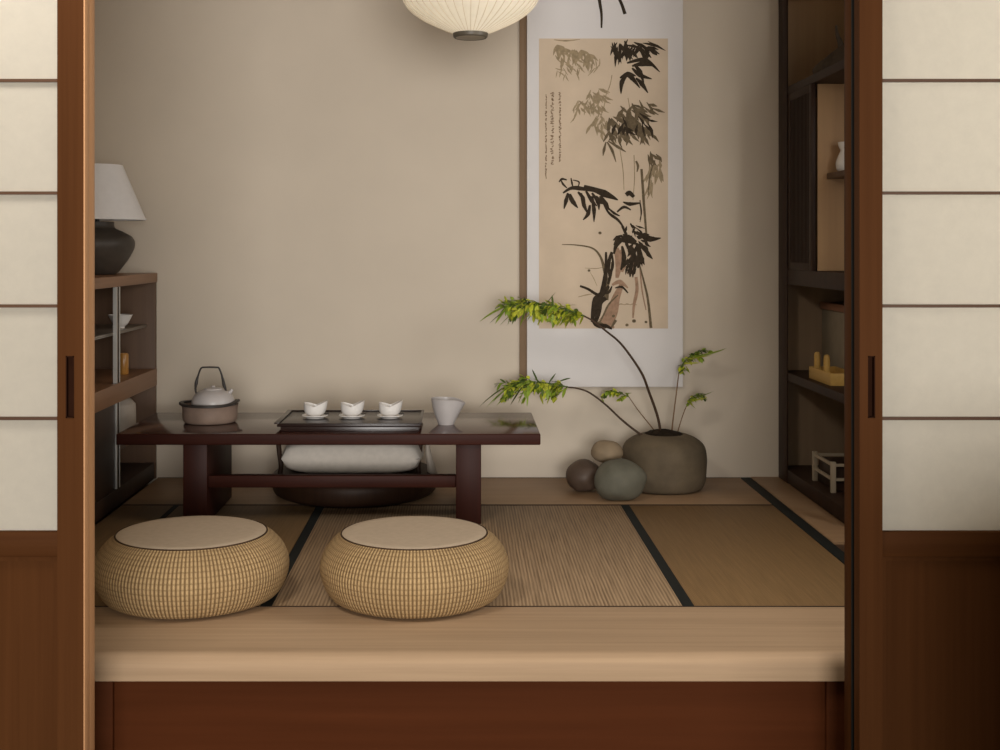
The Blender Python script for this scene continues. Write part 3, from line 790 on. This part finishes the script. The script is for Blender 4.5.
# leaning branch with big hanging leaves
stroke(b, [(559, 182), (562, 179), (567, 180)], 1, 2.4, 1, yk); stroke(b, [(561, 180), (563, 184), (567, 188)], 1, 2.2, 1, yk); stroke(b, [(571, 178), (572, 183), (573, 188)], 1, 2, .8, yk)
stroke(b, [(573, 180), (579, 182), (578, 187)], .8, 1.6, .8, yk)
stroke(b, [(563, 193), (572, 188), (584, 189), (594, 191)], 1.5, 4.5, 2, yk)
stroke(b, [(584, 186), (598, 191), (610, 196), (618, 200)], 2.5, 7.5, .8, yk)
for q in ((568, 193, 566, 201, 564, 209), (570, 194, 574, 203, 578, 208), (569, 194, 571, 199, 572, 204), (581, 193, 584, 205, 588, 214), (590, 205, 588, 214, 583, 220), (592, 196, 594, 210, 594, 222), (592, 193, 598, 202, 599, 210), (596, 196, 601, 202, 606, 203), (586, 191, 592, 201, 597, 206)):
    stroke(b, [(q[0], q[1]), (q[2], q[3]), (q[4], q[5])], 2, 4.2, .6, yk)
stroke(b, [(603, 203), (609, 213), (618, 220), (624, 228)], 1, 3, 1.6, yk); stroke(b, [(606, 206), (614, 213), (620, 216)], 1, 2.6, .8, yk)
stroke(b, [(617, 212), (624, 207), (631, 210)], 1.5, 3, 1, yk); stroke(b, [(626, 195), (629.5, 193), (634, 197)], 4, 5, 3, yk); stroke(b, [(623, 202), (630, 204), (640, 203)], 1, 4, 1.2, yk)
stroke(b, [(640, 203), (641.5, 212), (640, 220)], 1.6, 1.2, .8, yk)
stroke(b, [(622, 226), (626, 234), (628, 240)], 2, 3, 1, yk); leaves(b, (632, 228, 7, 6), 9, 60, 60, 9, 2.6, yk)
stroke(b, [(600, 196), (606, 204), (609, 210)], 3, 4.5, 1, yk); stroke(b, [(578, 192), (583, 198), (585, 206)], 2, 4, 1, yk)
leaves(b, (628, 238, 9, 6), 14, 80, 70, 10, 4.2, yk); leaves(b, (637, 248, 8, 9), 14, 80, 45, 12, 4.0, yk); leaves(b, (642, 238, 8, 4), 8, 20, 40, 10, 3.4, yk)
leaves(b, (633, 262, 6, 9), 9, 95, 30, 12, 3.6, yk)
stroke(b, [(606, 252), (606, 270), (604, 284), (601, 296)], 2, 4.5, 5, yk); stroke(b, [(612, 252), (609, 262), (609, 276)], 3, 3.5, 1.5, yk)
stroke(b, [(606, 298), (600, 303), (598, 314), (595, 324)], 4, 6, 3, yk); stroke(b, [(598, 325), (606, 326), (612, 329)], 3, 4, 1.5, yk)
# dark knot on the rock
stroke(b, [(622, 240), (628, 239), (636, 243)], 5, 9, 4, yk); stroke(b, [(622, 239), (616, 246), (614, 254)], 5, 4, 1.4, yk)
stroke(b, [(636, 232), (646, 238), (654, 239), (661, 238)], 3, 6, .6, yk); stroke(b, [(622, 246), (624, 258), (621, 270)], 2, 5, 1.6, yk)
stroke(b, [(637, 244), (640, 256), (638, 268)], 3, 6, 2, yk); stroke(b, [(640, 246), (647, 252), (652, 258)], 1.5, 4, .8, yk); stroke(b, [(634, 256), (631, 266), (630, 277)], 2, 4.5, 1, yk)
stroke(b, [(612, 254), (613, 264), (611, 272), (608, 284)], 1.5, 3, 2.5, yk)
stroke(b, [(580, 286), (588, 289), (596, 294), (603, 296)], 2, 2.8, 3, yk)
stroke(b, [(609, 286), (602, 294), (597, 300), (594, 310), (592, 322)], 2.5, 9, 2.5, yk); stroke(b, [(592, 318), (596, 324), (601, 328)], 4, 5, 1.5, yk)
stroke(b, [(615, 288), (622, 287), (628, 293)], 1, 2.4, 1.2, yk); stroke(b, [(604, 292), (609, 292), (612, 286)], 4, 3, 1, yk)
build('black_ink_strokes', b, M['ink'], sheet, label='black ink branch, leaves and rock outline')
# calligraphy columns
b = nb()
for x, y0, y1, w in ((546, 95, 176, 1.0), (552.3, 92, 163, 2.2), (560, 92, 160, 1.6)):
    y = y0
    while y < y1:
        h = rnd.uniform(1.8, 3.2)
        for k in range(3):
            xx = x + rnd.uniform(-w * .5, w * .5); y2 = y + rnd.uniform(0, h)
            if rnd.random() < .55: stroke(b, [(xx, y2), (xx + rnd.uniform(-.4, .4), y2 + h * .6)], .7, 1.1, .4, yg, 2)
            else: stroke(b, [(xx - w * .5, y2), (xx + w * .5, y2 - .4)], .6, .9, .3, yg, 2)
        y += h + .35
build('calligraphy', b, M['seal'], sheet, label='three columns of small brown brush writing')
# black ink tails at the top of the mount
b = nb()
ym = YS - .0005
stroke(b, [(599, -14), (599.5, 0), (601.5, 14), (601.5, 28)], 3.4, 3.0, 1.6, ym)
stroke(b, [(597.5, -10), (598.5, 0), (600, 10)], 1.5, 1.5, .6, ym)
stroke(b, [(614, -16), (619, -2), (622, 5), (625, 14)], 3.4, 3.0, 3.4, ym)
build('ink_tails', b, M['ink'], sc, label='two black ink tails hanging at the top')
# brown strip left of the scroll, standing in for its cast shadow
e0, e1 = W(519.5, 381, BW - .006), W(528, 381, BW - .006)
b = nb(); box(b, (e0.x, BW - .012, e0.z), (e1.x - .002, BW - .0005, ZC - .01), .001); struct('scroll_shadow_strip', b, M['scroll_shade'])

# ================================================================ POT, PLANT AND STONES
qx, qy = (664 - CX) * 5.14 / F, 5.14
pl = thing('potted_fern', 'fern with long arching fronds in a round grey stone pot', 'plant', (qx, qy, .001))
prof = sprof([(.140, 0), (.158, .010), (.171, .045), (.174, .090), (.174, .140), (.164, .180), (.135, .206), (.105, .220), (.086, .225)], 5) + [(.080, .226), (.078, .205), (0, .203)]
b = nb(); lathe(b, (qx, qy, .001), prof, 72, lambda th, i, r, z: (r * (1 + .012 * mnoise.noise(Vector((math.cos(th) * 3, math.sin(th) * 3, z * 12)))), z)); build('pot', b, M['pot'], pl)
b = nb(); blob(b, (qx, qy, .220), .079, .079, .022, 3, .25, 5, None, 0, 3); blob(b, (qx - .035, qy - .03, .236), .022, .018, .014, 4, .2, 3, None, 0, 2); build('soil', b, M['soil'], pl)

def leaf(bm, base, direction, length, width, droop, mi, rn):
    """narrow pointed leaf, folded a little along its middle and drooping"""
    d = direction.normalized(); side = d.cross(Vector((0, 0, 1)))
    if side.length < .05: side = Vector((1, 0, 0))
    side = (side.normalized() + Vector((rn.uniform(-.5, .5), rn.uniform(-.5, .5), rn.uniform(-.5, .5)))).normalized()
    side = (side - d * side.dot(d)).normalized()
    nrm = side.cross(d)
    prev = None; N = 5
    for i in range(N + 1):
        t = i / N
        p = base + d * length * t + Vector((0, 0, -1)) * droop * length * t * t
        w = width * math.sin(PI * min(.98, t * .86 + .12)) ** .8 * (1 if t < 1 else .05)
        tri = [bm.verts.new(p + side * w * .5), bm.verts.new(p - nrm * w * .15), bm.verts.new(p - side * w * .5)]
        if prev:
            for k in range(2):
                f = bm.faces.new([prev[k], prev[k + 1], tri[k + 1], tri[k]]); f.material_index = mi; f.smooth = True
        prev = tri
LM = [M['leaf1'], M['leaf2'], M['leaf3']]

def frond(stem_px, Ys, r0, r1, spine_px, seed, n, ln, wd, stem_mat, mix=(.45, .4, .15), up=.3, extra=()):
    rn = random.Random(seed)
    pts = [W(x, y, Y) for (x, y), Y in zip(stem_px, Ys)]
    S = smooth_pts(pts, 10)
    b = nb(); tube(b, S, lambda q: r0 + (r1 - r0) * q, 8)
    stem = build('frond_stem', b, stem_mat, pl)
    Yf = Ys[-1]
    SP = smooth_pts([W(x, y, Yf + dy) for x, y, dy in spine_px], 12); N = len(SP)
    b = nb(); tube(b, SP, lambda q: r1 * (1 - .6 * q) + .0004, 6, 2)
    nbr = max(5, n // 7)
    for k in range(nbr):                                    # drooping branchlets, each set with small leaflets
        t = .93 * (k + rn.random() * .8) / nbr; i = min(int(t * (N - 1)), N - 2)
        p = SP[i]; d = (SP[i + 1] - SP[i]).normalized()
        side = 1 if k % 2 else -1
        dirv = (d * rn.uniform(.5, 1.0) + Vector((0, 1, 0)) * side * rn.uniform(.1, .8) + Vector((0, 0, rn.uniform(-.55, up)))).normalized()
        L = ln * rn.uniform(.75, 1.2) * (.88 + .05 * t); dr = rn.uniform(.25, .6) * (1 - .45 * t)
        path = [p + dirv * L * q + Vector((0, 0, -1)) * dr * L * q * q for q in [x / 5 for x in range(6)]]
        tube(b, path, lambda q: .0013 * (1 - .6 * q), 5, 2)
        m = 7
        for a in range(m):
            q = (a + .3 + rn.random() * .6) / m
            bp = p + dirv * L * q + Vector((0, 0, -1)) * dr * L * q * q
            tg = (dirv - Vector((0, 0, 2 * dr * q))).normalized()
            ld = tg * rn.uniform(.4, .9) + Vector((rn.uniform(-.5, .5), rn.uniform(-.8, .8), rn.uniform(-.8, .6)))
            u = rn.random() + .30 * (t - .35); mi = 0 if u < mix[0] else (1 if u < mix[0] + mix[1] else 2)
            leaf(b, bp, ld, ln * .60 * rn.uniform(.6, 1.2) * (1 - .4 * q), wd * 1.25 * rn.uniform(.7, 1.15), rn.uniform(.1, .5), mi, rn)
    for (x0, y0, x1, y1, dr, mi, w) in extra:
        a, c = W(x0, y0, Yf - .02), W(x1, y1, Yf - .04)
        dv = c - a; l = dv.length; base_dir = (dv + Vector((0, 0, dr * l))).normalized()
        leaf(b, a, base_dir, (dv + Vector((0, 0, dr * l))).length, w, dr, mi, rn)
    build('frond_leaves', b, LM, stem, label='feathery yellow-green leaflets', angle=180)

frond([(661, 438), (658, 418), (649, 392), (641, 372), (622, 345), (606, 331), (593, 321), (584, 316)], [5.15, 5.14, 5.12, 5.10, 5.08, 5.06, 5.05, 5.05], .0062, .0035,
      [(584, 316, 0), (568, 310, 0), (548, 305, -.01), (526, 303, -.02), (507, 306, -.02)], 11, 330, .080, .0140, M['stem'], (.64, .27, .09), .55,
      [(512, 304, 479, 323, .25, 1, .020), (515, 305, 489, 325, .25, 2, .018), (522, 306, 499, 327, .2, 1, .018), (520, 307, 506, 327, .15, 2, .010), (527, 308, 513, 321, .2, 1, .01),
       (508, 305, 495, 325, .2, 1, .014), (518, 306, 512, 325, .1, 2, .014), (526, 308, 520, 327, .1, 1, .015), (545, 312, 537, 326, .1, 0, .016), (552, 314, 552, 325, .1, 1, .012), (546, 304, 556, 292, .1, 2, .010), (553, 306, 552, 295, .0, 2, .009), (566, 306, 577, 305, .2, 2, .008), (560, 318, 555, 324, .1, 2, .008), (572, 316, 563, 325, .1, 1, .013)])
frond([(652, 440), (640, 434), (622, 420), (606, 405), (590, 393), (578, 388.5), (566, 387)], [5.13, 5.13, 5.13, 5.13, 5.13, 5.13, 5.13], .0055, .0030,
      [(568, 387, 0), (552, 384, 0), (536, 382, -.01), (520, 382, 0), (508, 386, 0)], 23, 290, .074, .0130, M['stem'], (.52, .35, .13), .55,
      [(516, 382, 479, 409, .3, 2, .020), (514, 384, 486, 409, .25, 1, .018), (516, 388, 496, 407, .2, 1, .018), (510, 386, 490, 406, .2, 1, .014), (522, 387, 510, 406, .1, 2, .014), (525, 388, 518, 404, .1, 1, .014), (520, 388, 503, 405, .1, 2, .013), (528, 392, 527, 407, .05, 1, .008),
       (532, 390, 520, 402, .1, 1, .010), (538, 382, 532, 369, 0, 2, .010), (549, 383, 556, 373, .1, 2, .011), (560, 381, 571, 378, .1, 2, .012), (558, 390, 551, 397, .1, 1, .010)])
frond([(671, 438), (674, 412), (677, 388), (679, 372)], [5.18, 5.2, 5.22, 5.24], .0035, .0022,
      [(679, 372, 0), (684, 362, 0), (693, 354, 0), (706, 349, 0)], 31, 90, .050, .014, M['stem2'], (.4, .5, .1), .05,
      [(690, 357, 727, 348, -.15, 1, .016), (687, 359, 712, 355, -.05, 0, .016), (684, 364, 700, 363, .1, 0, .014), (686, 366, 690, 374, .1, 0, .012), (682, 365, 677, 366, .1, 2, .008), (683, 370, 678, 374, .1, 2, .008)])
frond([(676, 438), (680, 424), (684, 412), (687, 405)], [5.19, 5.21, 5.22, 5.23], .0026, .0018,
      [(687, 405, 0), (690, 399, 0), (696, 395, 0), (703, 393, 0)], 37, 60, .040, .012, M['stem2'], (.4, .5, .1), 0,
      [(690, 399, 714, 391, -.1, 1, .016), (690, 402, 706, 398, .1, 0, .013), (689, 403, 696, 409, .1, 0, .010)])
frond([(660, 438), (650, 425), (638, 410), (629, 397)], [5.2, 5.22, 5.24, 5.25], .0026, .0018,
      [(629, 397, 0), (622, 394, 0), (613, 391, 0), (603, 391, 0)], 41, 80, .040, .013, M['stem2'], (.5, .4, .1), .15,
      [(612, 391, 600, 391, .1, 0, .016), (625, 394, 632, 393, .1, 1, .012), (620, 396, 624, 401, .1, 0, .012)])

# stones
def stone(px, pyc, Y, rx, ry, rz, seed, mat, label, rot=0, amp=.10, lift=0):
    x = (px - CX) * Y / F
    b = nb(); blob(b, (x, Y, rz * .93 + lift), rx, ry, rz, seed, amp, 1.3, .93, rot)
    z = min(v.co.z for v in b.verts); dz = .001 + lift - z
    for v in b.verts: v.co.z += dz
    return tag(build('stone', b, mat, None, (x, Y, lift + .001), angle=180), label, 'stone')
stone(620, 482, 4.90, .104, .082, .084, 2, M['st_green'], 'large smooth grey-green stone in front of the pot', .15, .12)
stone(584, 474, 5.08, .073, .070, .066, 5, M['st_brown'], 'dark brown stone at the left of the stone pile', .2, .12)
stone(607, 453, 5.05, .064, .058, .048, 9, M['st_beige'], 'beige stone on top of the two larger stones', 0, .08, .120)

# ================================================================ PENDANT LANTERN
ex, ey = (470.5 - CX) * 4.2 / F, 4.2
zb = zb_lantern = W(470, 37.5, ey).z
t = thing('pendant_lantern', 'cream pleated paper pendant lantern with dark bottom ring', 'lamp', (ex, ey, zb))
prof = sprof([(.056, .012), (.100, .030), (.165, .062), (.214, .100), (.240, .150), (.245, .200), (.235, .260), (.205, .315), (.150, .360), (.095, .385), (.056, .395)], 5)
NP = 44
b = nb(); lathe(b, (ex, ey, zb), prof, NP * 4, lambda th, i, r, z: (r - .0035 * (.5 + .5 * math.cos(NP * th)) * min(1, r / .2), z), cap0=False, cap1=False); build('lantern_shade', b, M['lantern'], t)
b = nb()
for k in range(NP):
    a = 2 * PI * (k + .0) / NP
    tube(b, [(ex + (r - .0015) * math.cos(a), ey + (r - .0015) * math.sin(a), zb + z) for r, z in prof[::2]], .0011, 5)
build('ribs', b, M['rib'], t)
b = nb(); lathe(b, (ex, ey, zb), [(.050, .002), (.054, -.002), (.058, .002), (.060, .014), (.054, .016), (.052, .004), (.050, .002)], 48, cap0=False, cap1=False); build('bottom_ring', b, M['ring'], t)
b = nb(); lathe(b, (ex, ey, zb), [(0, -.001), (.050, -.001), (.050, .003), (0, .003)], 48); build('bottom_cap', b, M['disc'], t)
b = nb(); lathe(b, (ex, ey, zb), [(0, .398), (.058, .398), (.058, .388), (0, .388)], 40); build('top_cap', b, M['ring'], t)
b = nb(); tube(b, [(ex, ey, zb + .398), (ex, ey, ZC)], .003, 8); build('cord', b, M['iron'], t)

# ================================================================ LIGHT
def area(name, loc, rot, sx, sy, power, col):
    l = bpy.data.lights.new(name, 'AREA'); l.shape = 'RECTANGLE'; l.size = sx; l.size_y = sy; l.energy = power; l.color = col
    o = bpy.data.objects.new(name, l); C.objects.link(o); o.location = loc; o.rotation_euler = rot; return o
# bulb inside the paper lantern
l = bpy.data.lights.new('lantern_bulb', 'POINT'); l.energy = 1.0; l.color = (1, .94, .84); l.shadow_soft_size = .05
o = bpy.data.objects.new('lantern_bulb', l); C.objects.link(o); o.location = (ex, ey, zb_lantern + .2)
# daylight through the side window of the tatami room
area('window_daylight', (XR + .10, (WY0 + WY1) / 2, (WZ0 + WZ1) / 2), (0, math.radians(90), 0), WZ1 - WZ0 - .08, WY1 - WY0 - .08, 24, (1, .97, .92))
def aim(o, p):
    o.rotation_euler = (Vector(p) - o.location).to_track_quat('-Z', 'Y').to_euler()
# added unseen area lights: frontal key behind the viewer, top fill for the step
aim(area('front_key_light', (.56, -4.2, .98), (0, 0, 0), 2.7, 1.9, 430, (1, .97, .93)), (.1, 5.3, 1.0))
aim(area('front_fill_light', (-.95, 2.0, 2.35), (0, 0, 0), .5, .5, 20, (1, .93, .84)), (-.3, 3.2, 0))

w = bpy.data.worlds.new('world'); bpy.context.scene.world = w; w.use_nodes = True
bg = w.node_tree.nodes['Background']; bg.inputs['Color'].default_value = (1, .87, .68, 1); bg.inputs['Strength'].default_value = .25

# ================================================================ CAMERA
cd = bpy.data.cameras.new('camera'); cam = bpy.data.objects.new('camera', cd); C.objects.link(cam)
cam.location = (0, 0, CAMH); cam.rotation_euler = (PI / 2, 0, 0)
cd.sensor_fit = 'HORIZONTAL'; cd.sensor_width = 36; cd.lens = F / 1000 * 36
cd.shift_x = (500 - CX) / 1000; cd.shift_y = -(375 - CY) / 1000
cd.clip_start = .05
sc_ = bpy.context.scene; sc_.camera = cam
vs = sc_.view_settings
vs.view_transform = 'Standard'; vs.look = 'None'; vs.exposure = 0; vs.gamma = 1; vs.use_curve_mapping = False
